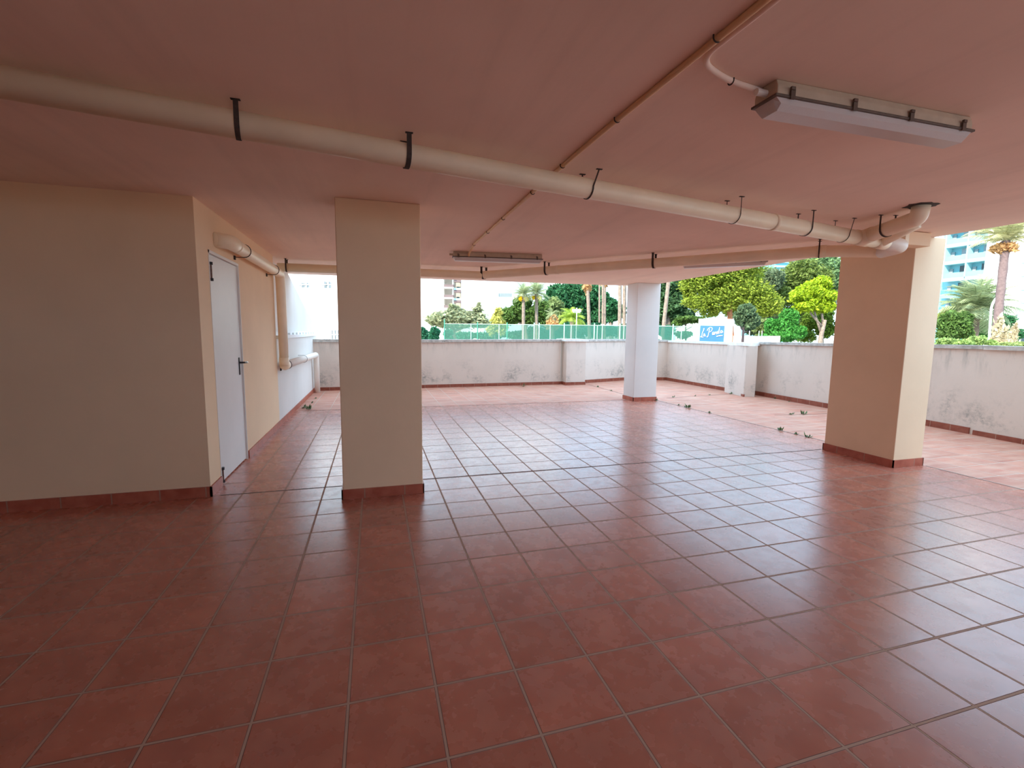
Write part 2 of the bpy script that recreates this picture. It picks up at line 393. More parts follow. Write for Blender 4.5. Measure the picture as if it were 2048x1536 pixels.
# main pipe
def zm(x): return 2.402 - (x + 1.5) * .0108
PA = Vector((-2.6, 2.30, zm(-2.6))); PB = Vector((4.375, 3.364, zm(4.375))); dm = (PB - PA).normalized()
def onmain(x): t = (x - PA.x) / (PB.x - PA.x); return PA.lerp(PB, t)
e = empty('drain_pipe', (1.3, 2.9, 2.37)); L0 = e.location
tag(e, 'thick cream drain pipe strapped under the ceiling, crossing the whole view', 'pipe')
J2 = PB + dm * .30; E1 = PB + dm * .72; E2 = E1 + Vector((.06, .26, -.01))
bm = B(); tube(bm, [PA - L0, J2 - L0], R0, 32); obj('pipe', bm, m_pvc, e, True)
bm = B(); 
ring(bm, onmain(3.16) - L0, dm, R0 + .0035, .05)
obj('coupling', bm, m_pvc, e, True)
# first branch: rises towards the ceiling hole
bE = Vector((4.262, 2.92, 2.375))
br = fillet([PB - L0, bE - L0, Vector((4.235, 2.80, 2.385)) - L0, Vector((4.235, 2.79, H - .001)) - L0], .10, 10)
e1d = (bE - PB).normalized()
bm = B(); tube(bm, br, R0, 28); obj('branch_pipe', bm, m_pvc, e, True)
bm = B(); tube(bm, [PB - L0 - dm * .09, PB - L0 + dm * .09], R0 + .006, 28); tube(bm, [PB - L0, PB - L0 + e1d * .13], R0 + .006, 28); obj('branch_fitting', bm, m_pvc, e, True)
b2 = fillet([J2 - L0, J2 + Vector((-.09, -.25, .05)) - L0, J2 + Vector((-.07, -.36, .10)) - L0], .06)
bm = B(); tube(bm, [J2 - L0 - dm * .08, J2 - L0 + dm * .08], R0 + .006, 28); tube(bm, b2, R0 * .92, 28); obj('branch_fitting', bm, m_pvc, e, True)
bm = B(); tube(bm, fillet([J2 - L0, E1 - L0, E2 - L0], .14, 12), R0 + .004, 28); obj('elbow', bm, m_pvc2, e, True)
bm = B()
for k in range(14):
    pass
pts = []; rnd = random.Random(3)
for k in range(20):
    an = 2 * math.pi * k / 20; rr = .085 + rnd.random() * .035; pts.append((4.235 - L0.x + math.cos(an) * rr * 1.1, 2.795 - L0.y + math.sin(an) * rr, 0))
prism(bm, pts, H - L0.z - .003, H - L0.z - .0005); tag(obj('broken_plaster', bm, m_dark, e), 'ragged dark hole in the ceiling')
for x, wd, sl in ((-.60, .022, 0), (.19, .026, 0), (1.36, .010, .04), (2.70, .005, .0), (3.56, .012, .0), (4.08, .006, .05)):
    strap(e, onmain(x), dm, R0, wd, H, sl)
c1 = PB.lerp(bE, .62); strap(e, c1, e1d, R0, .016)

# far pipe
zf = 2.355
e = empty('drain_pipe', (1.7, 7.65, zf)); L1 = e.location
tag(e, 'shaded drain pipe bending along the outer edge of the ceiling to the ramp wall', 'pipe')
K0 = E2.copy(); K1 = Vector((4.78, 4.05, zf)); K2 = Vector((1.70, 7.62, zf)); K3 = Vector((-1.36, 7.80, zf))
K0b = K0 + Vector((-.02, .06, .01))
bm = B(); tube(bm, fillet([K0 - L1, K0b - L1, K1 - L1, K2 - L1, K3 - L1], .09), R0, 28); obj('pipe', bm, m_pvc, e, True)
bm = B(); df = (K2 - K1).normalized(); ring(bm, K1 + df * .05 - L1, df, R0 + .005, .09); obj('coupling', bm, m_pvc, e, True); bm = B(); ring(bm, K1.lerp(K2, .70) - L1, df, R0 + .003, .05); obj('coupling', bm, m_pvc, e, True)
strap(e, K2 + Vector((.04, -.04, 0)), df, R0, .04)
for t in (.26, .60): strap(e, K2.lerp(K1, t), df, R0, .028)
strap(e, K2.lerp(K1, .985), df, R0, .014); strap(e, (-1.24, 7.793, zf), (1, 0, 0), R0, .02)

# wall pipe: out above the door, along, down and along the ramp wall, down to the floor
e = empty('drain_pipe', (-1.27, 7.0, 0)); L2 = e.location
tag(e, 'cream drain pipe on the wall above the door, dropping beside the ramp wall', 'pipe')
W = [(-1.369, 4.93, 2.235), (-1.275, 5.02, 2.235), (-1.275, 7.46, 2.222), (-1.275, 7.50, .90)]
Wb = [(-1.275, 7.50, .905), (-1.275, 11.40, .868), (-1.275, 11.44, .0)]
bm = B(); tube(bm, fillet([Vector(p) - L2 for p in W], .10), R0, 28); obj('pipe', bm, m_pvc, e, True)
bm = B(); tube(bm, fillet([Vector(p) - L2 for p in Wb], .09), R0 * .96, 28); tag(obj('lower_pipe', bm, m_pvc2, e, True), 'white lower run of pipe')
bm = B(); bm2 = tube(bm, fillet([Vector(p) - L2 for p in [(-1.275, 7.50, 1.02), (-1.275, 7.50, .90), (-1.275, 7.62, .90)]], .06), R0 + .005, 28); obj('elbow', bm, m_pvc, e, True)
bm = B(); ring(bm, Vector((-1.275, 5.22, 2.234)) - L2, (0, 1, 0), R0 + .004, .10); tube(bm, fillet([Vector(p) - L2 for p in [(-1.40, 4.93, 2.235), (-1.275, 5.02, 2.235), (-1.275, 5.17, 2.235)]], .08), R0 + .006, 28); obj('elbow', bm, m_pvc, e, True)
def bracket(y, z, w_=.008):
    bm = B(); pts = [(-1.368, y, z - R0 - .005)] + [(-1.275 + math.sin(a) * (R0 + .004), y, z - math.cos(a) * (R0 + .004)) for a in [k * math.pi / 10 for k in range(0, 11)]] + [(-1.368, y, z + R0 + .005)]
    tube(bm, [Vector(p) - L2 for p in pts], w_ / 2, 8); box(bm, -1.369 - L2.x, -1.355 - L2.x, y - .015 - L2.y, y + .015 - L2.y, z - R0 - .03, z - R0 + .01); return obj('bracket', bm, m_dark, e)
bracket(5.52, 2.232); bracket(7.02, 2.225)
o = bracket(9.45, .887, .006); bracket(7.72, .902, .008)

# square plaster sleeve at the pillar top
e = empty('pipe_sleeve', (5.20, 3.50, 2.405)); tag(e, 'square tan plaster sleeve jutting from the right pillar beside pipe elbows', 'sleeve')
bm = B(); box(bm, -.10, .225, -.05, .085, -.06, .07); bevel(bm, .006, 2); obj('casing', bm, m_cream, e)
bm = B(); box(bm, -.145, -.09, -.058, .092, -.068, .074); bevel(bm, .004, 1); obj('collar', bm, m_pvc, e)

# ------------------------------------------------------------------ electrical conduit
def clip_ring(parent, c, d, r):
    c = Vector(c) - parent.location; d = Vector(d).normalized(); s = d.cross(Vector((0, 0, 1))).normalized()
    bm = B(); pts = [c + s * math.cos(a) * (r + .002) * 1.05 - Vector((0, 0, math.sin(a) * (r + .002))) for a in [k * math.pi / 10 for k in range(11)]]
    pts = [pts[0] + Vector((0, 0, r - .004))] + pts + [pts[-1] + Vector((0, 0, r - .004))]
    tube(bm, pts, .0028, 6); return obj('clip', bm, m_dark, parent)
zc = H - .0125
e = empty('conduit', (1.16, 3, zc)); tag(e, 'thin tan conduit running along the ceiling towards the middle strip light', 'conduit')
CP = [(1.215, -1.5, zc), (1.19, 1.30, zc), (1.158, 2.25, zc), (1.152, 2.70, zc), (1.158, 4.4, zc), (1.165, 5.6, zc), (1.215, 6.17, zc - .02), (1.22, 6.20, zc - .05)]
bm = B(); tube(bm, [Vector(p) - e.location for p in CP], .0125, 14); obj('conduit_tube', bm, m_cond, e, True)
for y, x in ((.3, 1.20), (1.49, 1.178), (2.16, 1.158), (2.83, 1.15), (3.42, 1.155), (4.26, 1.158), (4.88, 1.162), (5.62, 1.168)): clip_ring(e, (x, y, zc), (0, 1, 0), .0125)
e = empty('conduit', (1.3, 1.65, zc)); tag(e, 'thin pink conduit curving off beside the long one into the nearest strip light', 'conduit')
CQ = fillet([(1.245, -1.5, zc), (1.220, 1.25, zc), (1.205, 1.62, zc), (1.40, 1.705, zc), (1.62, 1.735, zc)], .14, 10)
bm = B(); tube(bm, [Vector(p) - e.location for p in CQ], .0115, 14); obj('conduit_tube', bm, m_ceil, e, True)
clip_ring(e, (1.43, 1.708, zc), (1, .15, 0), .0115)
e = empty('conduit', (5.1, 4.9, zc)); tag(e, 'short conduit on the ceiling between the farthest strip light and the pillar', 'conduit')
bm = B(); tube(bm, [Vector(p) - e.location for p in [(5.0, 5.15, zc), (5.25, 4.75, zc), (5.36, 4.55, zc)]], .0125, 12); obj('conduit_tube', bm, m_pvc2, e, True)
clip_ring(e, (5.22, 4.80, zc), (.5, -.8, 0), .0125)

# ------------------------------------------------------------------ strip lights
def strip_light(label, x, y, rz, L=1.16, wd=.115):
    e = empty('strip_light', (x, y, H), rz); tag(e, label, 'ceiling light', 'strip lights')
    hl = L / 2; hw = wd / 2
    def sec(bm, prof, x0, x1, taper=0):
        A = [bm.verts.new((x0 + taper * (-q[1] - prof[0][1] * -1) * 0, q[0], q[1])) for q in prof]; Bv = [bm.verts.new((x1, q[0], q[1])) for q in prof]; n = len(prof)
        for i in range(n): bm.faces.new((A[i], A[(i + 1) % n], Bv[(i + 1) % n], Bv[i]))
        bm.faces.new(A[::-1]); bm.faces.new(Bv); bmesh.ops.recalc_face_normals(bm, faces=bm.faces)
    bm = B(); sec(bm, [(-hw * .82, -.001), (hw * .82, -.001), (hw, -.03), (hw, -.062), (-hw, -.062), (-hw, -.03)], -hl, hl); bevel(bm, .004, 2); obj('housing', bm, m_house, e)
    bm = B(); box(bm, -hl - .012, hl + .012, -hw - .007, hw + .007, -.073, -.0625); bevel(bm, .003, 2); obj('gasket_rim', bm, m_clip, e)
    bm = B(); A = []
    for xx, s in ((-hl, 0), (-hl + .025, 1), (hl - .025, 1), (hl, 0)):
        w2 = hw * (.94 if not s else .94); zb = -.0735 if not s else -.117
        A.append([bm.verts.new((xx, q, z)) for q, z in ((-hw * .96, -.0732), (hw * .96, -.0732), (w2, (-.0735 + zb) / 2), (hw * .62, zb), (-hw * .62, zb), (-w2, (-.0735 + zb) / 2))])
    for i in range(3):
        for k in range(6): bm.faces.new((A[i][k], A[i][(k + 1) % 6], A[i + 1][(k + 1) % 6], A[i + 1][k]))
    bm.faces.new(A[0][::-1]); bm.faces.new(A[-1]); bmesh.ops.recalc_face_normals(bm, faces=bm.faces); obj('diffuser', bm, m_diff, e)
    for s in (-1, 1):
        for k in range(4):
            cx = -hl + .07 + k * (L - .14) / 3
            bm = B(); box(bm, cx - .011, cx + .011, s * (hw + .0075) - .004, s * (hw + .0075) + .004, -.078, -.040); box(bm, cx - .016, cx + .004, s * (hw + .013) - .005, s * (hw + .013) + .005, -.046, -.034); obj('clip', bm, m_clip, e)
    bm = B(); tube(bm, [(-hl - .05, 0, -.035), (-hl, 0, -.035)], .014, 12); obj('cable_gland', bm, m_pvc2 if x > 1.8 else m_house, e)
    return e
strip_light('nearest strip light, large at upper right under the ceiling, long housing with dark clips', 2.185, 1.70, -.012, 1.15, .125)
strip_light('middle strip light at the end of the long conduit, below the big pipe', 1.615, 6.20, -.145, 1.19, .125)
strip_light('farthest strip light, half behind the shaded pipe near the right pillar', 4.66, 5.50, -.69, 1.06, .115)

# ------------------------------------------------------------------ weeds in the joints
def weed(x, y, s, label, seed):
    rn = random.Random(seed); bm = B()
    for k in range(int(9 + s * 60)):
        a = rn.uniform(0, 6.28); l = s * rn.uniform(.4, 1); el = rn.uniform(.15, 1.2)
        d = Vector((math.cos(a) * math.cos(el), math.sin(a) * math.cos(el), math.sin(el))); sd = Vector((-math.sin(a), math.cos(a), 0)) * s * .12
        o_ = Vector((rn.uniform(-.3, .3) * s, rn.uniform(-.3, .3) * s, 0))
        p = [o_, o_ + d * l * .5 + sd, o_ + d * l, o_ + d * l * .5 - sd]; bm.faces.new([bm.verts.new(q) for q in p])
    o = obj('weed', bm, m_weed); o.location = (x, y, .001); tag(o, label, 'weed', 'weeds in the floor joints'); return o
weed(-1.16, 9.02, .13, 'largest weed clump on the corridor floor near the ramp wall', 1)
weed(-1.27, 9.15, .10, 'weed climbing the foot of the ramp wall beside the largest clump', 2)
weed(-1.20, 9.75, .06, 'small weed halfway along the ramp wall skirting', 3)
weed(-1.20, 10.4, .05, 'small weed nearer the pipe foot by the ramp wall', 4)
weed(5.865, 7.95, .06, 'weed in the edge joint just before the slim pillar', 5)
weed(5.85, 7.66, .12, 'dark widest weed in the joint near the slim pillar', 6)
weed(5.87, 7.05, .06, 'lone small weed midway along the edge joint', 7)
weed(5.87, 5.48, .09, 'bushy weed in the edge joint left of the right pillar', 8)
weed(5.87, 5.22, .06, 'middle weed of three in the joint near the right pillar', 9)
weed(5.87, 5.02, .09, 'weed in the joint closest to the right pillar', 10)
weed(5.80, 8.63, .07, 'weed at the foot of the slim pillar', 11)
weed(6.50, 9.02, .07, 'weed in the terrace joint right behind the slim pillar', 12)
weed(7.15, 9.10, .05, 'weed midway along the terrace joint behind the pillar', 13)
weed(7.60, 9.17, .05, 'weed in the terrace joint nearing the parapet', 14)
weed(8.28, 9.24, .08, 'weed where the terrace joint meets the parapet foot', 15)
weed(7.25, 6.57, .08, 'weed on the right terrace, left of the taller stalk', 16)
weed(7.50, 6.55, .11, 'taller stalky weed on the right terrace near the pillar', 17)
weed(8.70, 8.35, .07, 'weed pair at the right parapet skirting beyond the pilaster', 18)
weed(8.62, 7.90, .05, 'single weed farther along the right parapet skirting', 19)
weed(3.79, 11.70, .11, 'flat weed tuft near the far parapet, middle of its run', 20)
weed(5.70, 11.2, .07, 'weed in the diagonal joint near the far pilaster', 21)
weed(5.66, 10.4, .06, 'weed in the joint between the far pilaster and slim pillar', 22)

# ------------------------------------------------------------------ the street, park and buildings beyond the parapets
GZ = -.7
m_ground = plain('street_ground', (.42, .37, .31), .9, .15, .4)
bm = B(); box(bm, -160, 220, 13.3, 330, GZ - .3, GZ); box(bm, 9.4, 220, -120, 13.3, GZ - .3, GZ); box(bm, -160, -1.7, 9.95, 13.3, GZ - .3, GZ)
struct('ground', bm, m_ground)
m_bark = plain('bark', (.20, .16, .13), .9, .35, 9)
m_bark_red = plain('red_bark', (.34, .14, .07), .9, .3, 6)
m_bark_pale = plain('palm_bark', (.20, .16, .13), .9, .3, 7)
def fol(n, c, k=.45, tr=.35): return foliage(n, tuple(x * (1 - k) for x in c), tuple(min(.95, x * (1 + k)) for x in c), tr)
F_pine = fol('pine_needles', (.22, .29, .035)); F_dark = fol('dark_leaves', (.035, .14, .055)); F_mid = fol('mid_leaves', (.09, .17, .04))
F_yel = fol('yellow_green_leaves', (.30, .42, .02)); F_pale = fol('pale_needles', (.30, .33, .19)); F_teal = fol('teal_leaves', (.03, .15, .08))
F_palm = fol('palm_leaf', (.30, .36, .19)); F_bpalm = fol('bright_palm_leaf', (.30, .42, .06)); F_dry = fol('dry_palm_leaf', (.55, .33, .15), .3)
F_straw = fol('dry_grass', (.50, .44, .30), .3); F_green = fol('fresh_leaves', (.06, .24, .04)); F_deep = fol('deep_green', (.03, .08, .03))

def leaves(name, blobs, n, size, mat, parent, seed, flat=1.0):
    """n small folded leaves spread through lobes; blobs: (x,y,z,rx,ry,rz) relative to parent"""
    rn = np.random.default_rng(seed); V = []; 
    wts = np.array([b[3] * b[4] + b[3] * b[5] + b[4] * b[5] for b in blobs]); cnt = np.maximum(1, (n * wts / wts.sum()).astype(int))
    P = []
    for b, c in zip(blobs, cnt):
        d = rn.normal(size=(c, 3)); d /= np.linalg.norm(d, axis=1)[:, None]
        # lumpy sub-lobes on the shell
        k = max(7, int(c / 110)); cc = rn.normal(size=(k, 3)); cc /= np.linalg.norm(cc, axis=1)[:, None]
        dist = 1 - np.max(d @ cc.T, axis=1); lump = 1.12 - .85 * np.sqrt(np.clip(dist, 0, 1))
        r = lump * (1 - rn.normal(size=c) * .10); inn = rn.random(c) < .3; r[inn] *= rn.uniform(.35, .9, inn.sum())
        P.append(np.array(b[:3]) + d * r[:, None] * np.array(b[3:6]))
    P = np.concatenate(P); N = len(P)
    a = rn.normal(size=(N, 3)); a[:, 2] *= flat; a /= np.linalg.norm(a, axis=1)[:, None]
    b = rn.normal(size=(N, 3)); b -= (b * a).sum(1)[:, None] * a; b /= np.linalg.norm(b, axis=1)[:, None]
    s = size * rn.uniform(.6, 1.4, N)[:, None]
    co = np.stack([P - a * s, P + b * s * .45, P + a * s, P - b * s * .45], 1).reshape(-1, 3)
    me = bpy.data.meshes.new(name); me.vertices.add(4 * N); me.vertices.foreach_set('co', co.ravel().astype(np.float32))
    me.loops.add(4 * N); me.loops.foreach_set('vertex_index', np.arange(4 * N, dtype=np.int32)); me.polygons.add(N)
    me.polygons.foreach_set('loop_start', np.arange(0, 4 * N, 4, dtype=np.int32)); me.polygons.foreach_set('loop_total', np.full(N, 4, dtype=np.int32))
    me.update(calc_edges=True); me.materials.append(mat)
    o = bpy.data.objects.new(name, me); C.objects.link(o); o.parent = parent; return o
def tree(kind, label, cat, px, depth, lobes, n, size, mat, seed, trunk=None, tmat=None, forks=3, flat=1.0, group=None):
    """lobes: (px, py, half width px, half height px[, depth offset m]) as seen; trunk: (px, radius m, top py)"""
    base = spot(px, 680, depth); base.z = GZ; e = empty(kind, base); tag(e, label, cat, group); k = depth / F
    bl = []
    for q in lobes:
        p = spot(q[0], q[1], depth + (q[4] if len(q) > 4 else 0)) - base
        bl.append((p.x, p.y, p.z, q[2] * k, max(q[2], q[3]) * k * .85, q[3] * k))
    leaves('foliage', bl, n, size, mat, e, seed, flat)
    if not trunk:
        forks = 0; lo = min(lobes, key=lambda q: abs(q[0] - px)); trunk = (px, .05 + .002 * k, lo[1])
    if trunk:
        rn = random.Random(seed); tp = spot(trunk[0], trunk[2], depth) - base; r = trunk[1]; bm = B()
        tube(bm, [(0, 0, 0), tp * .35 + Vector((r * .5, 0, 0)), tp * .7 - Vector((r * .4, 0, 0)), tp], [r * 1.3, r * 1.05, r * .9, r * .7], 12)
        obj('trunk', bm, tmat or m_bark, e, True)
        for i in range(forks):
            b = bl[i % len(bl)]; q = Vector(b[:3]); bm = B()
            st = tp * rn.uniform(.6, .95); tube(bm, [st, st.lerp(q, .5) + Vector((0, 0, -.2)), q], [r * .55, r * .4, r * .12], 8); obj('branch', bm, tmat or m_bark, e, True)
    return e
tree('pine_tree', 'feathery pale conifer spreading low above the left part of green fence', 'tree', 907, 40,
     [(880, 640, 24, 12), (912, 628, 22, 14), (905, 640, 45, 16), (945, 640, 30, 15), (955, 622, 10, 9), (905, 617, 12, 8), (965, 648, 16, 8), (958, 612, 4, 6)], 9000, .17, F_pale, 1, (907, .22, 640), None, 4, .35)
tree('shrub', 'round dark teal shrub at the left end behind the broad tan pillar edge', 'shrub', 846, 33, [(847, 664, 12, 13), (850, 675, 10, 8)], 1500, .13, F_teal, 2)
tree('shrub', 'round dark green shrub just left of the tall fence end post', 'shrub', 869, 31, [(869, 667, 11, 13), (868, 677, 10, 8)], 1500, .13, F_teal, 3)
tree('shrub', 'dark green shrub inside the fence right of its tall end post', 'shrub', 897, 34, [(897, 668, 9, 10), (900, 676, 9, 7)], 900, .13, F_teal, 4)
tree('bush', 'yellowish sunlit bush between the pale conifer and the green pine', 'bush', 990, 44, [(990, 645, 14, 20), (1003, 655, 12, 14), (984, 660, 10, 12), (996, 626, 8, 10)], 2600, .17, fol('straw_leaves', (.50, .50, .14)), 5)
tree('pine_tree', 'mid green pine with sunlit left side beneath the two yellow-fruited palms', 'tree', 1050, 46,
     [(1020, 632, 22, 17), (1045, 612, 20, 20), (1060, 630, 24, 18), (1012, 640, 14, 10), (1080, 622, 16, 22), (1090, 645, 14, 12)], 9000, .19, F_mid, 6, (1052, .25, 640))
tree('broadleaf_tree', 'huge dark green rounded tree behind the palms, tallest crown at centre', 'tree', 1160, 60,
     [(1125, 600, 32, 30), (1165, 590, 38, 32), (1195, 615, 28, 28), (1140, 630, 40, 24), (1180, 640, 34, 18), (1112, 590, 18, 20), (1190, 585, 20, 18)], 17000, .26, F_dark, 7, (1160, .5, 640))
tree('broadleaf_tree', 'teal green tree left of the huge dark one, behind the drooping palm', 'tree', 1105, 52, [(1108, 612, 17, 16), (1100, 630, 12, 14), (1118, 632, 14, 12)], 4000, .2, fol('olive_leaves', (.20, .27, .10)), 8, (1104, .2, 640))
tree('broadleaf_tree', 'smaller dark tree right of the huge one, behind the bare palm trunks', 'tree', 1222, 56, [(1222, 612, 20, 18), (1228, 630, 16, 14), (1212, 600, 12, 14), (1240, 622, 12, 14)], 5000, .22, F_dark, 9, (1222, .25, 640))
tree('pine_tree', 'dark pine right behind the slim pillar', 'tree', 1335, 50,
     [(1325, 580, 26, 24), (1350, 570, 30, 24), (1345, 610, 30, 22), (1362, 632, 24, 14), (1318, 620, 14, 24), (1375, 600, 18, 20)], 12000, .2, fol('dark_needles', (.07, .15, .06)), 10, (1336, .32, 590), m_bark_pale, 4, .6)  # dark green is the colour of the needles themselves
tree('pine_tree', 'large bright yellow-green pine with red trunk above the blue sign', 'tree', 1462, 36,
     [(1395, 570, 34, 28), (1375, 582, 18, 18), (1420, 545, 45, 30), (1460, 570, 40, 30), (1440, 600, 44, 22), (1400, 605, 34, 20), (1500, 590, 42, 30), (1475, 530, 50, 24), (1530, 610, 34, 26), (1395, 550, 30, 16), (1425, 625, 24, 12), (1440, 560, 44, 34, 1.5), (1480, 560, 44, 34, 2), (1470, 612, 34, 20, 1)], 46000, .11, F_pine, 11, (1462, .21, 575), m_bark_red, 5, .5)
tree('pine_tree', 'olive pine crown filling the gap above the round green shrub', 'tree', 1545, 42,
     [(1530, 565, 34, 26), (1570, 590, 34, 26, 2), (1600, 575, 36, 30, 2), (1525, 610, 34, 30, 2), (1620, 615, 34, 30, 3), (1585, 640, 34, 26, 3), (1650, 590, 30, 30, 3), (1600, 545, 34, 26), (1520, 640, 32, 22), (1500, 632, 24, 14), (1640, 560, 26, 26), (1556, 590, 30, 18)], 34000, .14, fol('olive_needles', (.15, .21, .05)), 12, (1541, .12, 600), None, 4, .5)
tree('broadleaf_tree', 'vivid yellow-green tree with rounded lobes left of the right pillar', 'tree', 1635, 30,
     [(1620, 583, 26, 16), (1640, 568, 24, 14), (1602, 592, 22, 12), (1645, 592, 26, 18), (1625, 605, 26, 16), (1650, 612, 20, 16), (1610, 612, 22, 12)], 14000, .11, F_yel, 13, (1650, .15, 640))
tree('broadleaf_tree', 'olive green lower tree beneath the vivid yellow one', 'tree', 1642, 33,
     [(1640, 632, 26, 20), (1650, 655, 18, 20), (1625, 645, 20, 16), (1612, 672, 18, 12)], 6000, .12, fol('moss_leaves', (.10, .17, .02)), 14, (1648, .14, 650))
tree('shrub', 'rounded fresh green shrub rising over the right parapet', 'shrub', 1580, 27,
     [(1580, 637, 18, 18), (1570, 655, 24, 18), (1560, 672, 34, 10), (1545, 655, 18, 16), (1600, 664, 14, 14)], 10000, .09, F_green, 15, (1575, .07, 670))
tree('shrub', 'dusty green shrub left of the rounded fresh green one', 'shrub', 1535, 29, [(1535, 668, 22, 12), (1520, 650, 20, 14), (1550, 672, 18, 10)], 5000, .1, fol('dusty_leaves', (.17, .23, .08)), 16, (1532, .08, 670))
tree('small_tree', 'little tree with dark forked trunk right of the blue sign', 'tree', 1489, 24,
     [(1490, 622, 20, 14), (1510, 640, 18, 14), (1478, 636, 12, 14), (1500, 652, 14, 8)], 4500, .09, fol('grey_green_leaves', (.10, .16, .08)), 17, (1487, .075, 655), plain('dark_bark', (.04, .03, .035), .9, .3), 3)
tree('tree', 'distant grey-green tree seen under the bright pine, left of the sign', 'tree', 1372, 48, [(1372, 638, 22, 8), (1352, 648, 12, 6), (1395, 640, 14, 8), (1410, 650, 10, 6)], 3000, .16, F_mid, 18, (1372, .09, 640))
tree('hedge', 'dark hedge behind the fence along the tennis court', 'hedge', 990, 48, [(930, 672, 26, 8), (980, 672, 30, 8), (1040, 671, 34, 8), (1095, 668, 30, 11), (1070, 662, 20, 9)], 7000, .16, F_teal, 19)
tree('hedge', 'dark hedge behind the right half of the fence', 'hedge', 1180, 48, [(1140, 662, 36, 14), (1200, 660, 36, 14), (1250, 662, 24, 14), (1320, 662, 28, 12), (1365, 668, 20, 8)], 9000, .17, F_teal, 20)
tree('broadleaf_tree', 'tall blue-green tree touching the ceiling edge beside the right pillar', 'tree', 1640, 44,
     [(1625, 530, 34, 24), (1655, 540, 30, 28), (1600, 548, 26, 22), (1668, 570, 20, 24), (1640, 565, 30, 20)], 14000, .15, fol('blue_green_leaves', (.14, .24, .10)), 60, (1645, .15, 600))
tree('pine_tree', 'grey-green pine filling the gap behind the little forked tree', 'tree', 1515, 40,
     [(1500, 625, 30, 20), (1530, 640, 28, 20), (1510, 655, 26, 14), (1545, 560, 24, 20), (1520, 600, 26, 20)], 12000, .13, fol('grey_needles', (.12, .17, .09)), 61, (1518, .12, 640))
tree('broadleaf_tree', 'dark low tree right of the slim pillar, above the fence', 'tree', 1330, 54,
     [(1320, 645, 24, 12), (1350, 640, 24, 12), (1375, 632, 20, 12)], 5000, .18, F_deep, 62, (1330, .15, 650))
# right opening
tree('bush', 'dark green rounded bush at the left of the right-hand opening', 'bush', 1912, 30, [(1905, 650, 26, 24), (1925, 640, 18, 16), (1895, 668, 18, 14), (1930, 662, 16, 18)], 8000, .1, F_mid, 21)
tree('bush', 'low light green bushes along the parapet in the right opening', 'bush', 1925, 22, [(1895, 684, 22, 7), (1925, 685, 20, 6), (1955, 682, 18, 10), (1985, 686, 14, 6)], 4000, .07, fol('light_leaves', (.26, .38, .12)), 22)
tree('bush', 'green bush behind the date palm trunk', 'bush', 1965, 34, [(1965, 658, 16, 16), (1958, 672, 14, 10)], 3500, .1, F_green, 23)
tree('bush', 'dark green bush behind the pale dry stumps at far right', 'bush', 2010, 36, [(2008, 650, 18, 20), (2030, 670, 14, 14), (2000, 672, 16, 12)], 4500, .12, F_dark, 24)
tree('bush', 'low green ground cover at the far right bottom of the opening', 'bush', 2020, 20, [(2018, 690, 20, 6), (2042, 690, 14, 6)], 2400, .06, fol('olive_cover', (.26, .33, .12)), 25)
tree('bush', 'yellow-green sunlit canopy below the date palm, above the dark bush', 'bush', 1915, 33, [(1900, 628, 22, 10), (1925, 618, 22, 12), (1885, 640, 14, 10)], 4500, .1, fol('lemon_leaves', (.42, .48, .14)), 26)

# palms
def frond_mesh(L, droop, mat, seed, nl=26, wl=.34):
    rn = random.Random(seed); bm = B(); pts = []
    for i in range(13):
        t = i / 12; pts.append(Vector((L * t * math.cos(droop * t * .8) , 0, L * t * .35 - droop * L * t * t * .75)))
    tube(bm, pts, [.03 * (1 - t / 14) * L / 2.5 for t in range(13)], 5)
    for i in range(nl):
        t = .12 + .86 * i / nl; k = t * 12; j = min(11, int(k)); p = pts[j].lerp(pts[j + 1], k - j); d = (pts[j + 1] - pts[j]).normalized()
        l = L * wl * math.sin(math.pi * min(1, t * .75 + .2)) * rn.uniform(.8, 1.1)
        for s in (-1, 1):
            q = p + (d * .55 + Vector((0, s * .85, -.25 + rn.uniform(-.15, .1)))).normalized() * l; wv = d * L * .012
            bm.faces.new([bm.verts.new(x) for x in (p - wv, p + wv, q + wv * .2 + Vector((0, 0, -l * .1)), q - wv * .2 + Vector((0, 0, -l * .1)))])
    me = bpy.data.meshes.new('frond'); bm.normal_update(); bm.to_mesh(me); bm.free(); me.materials.append(mat); return me
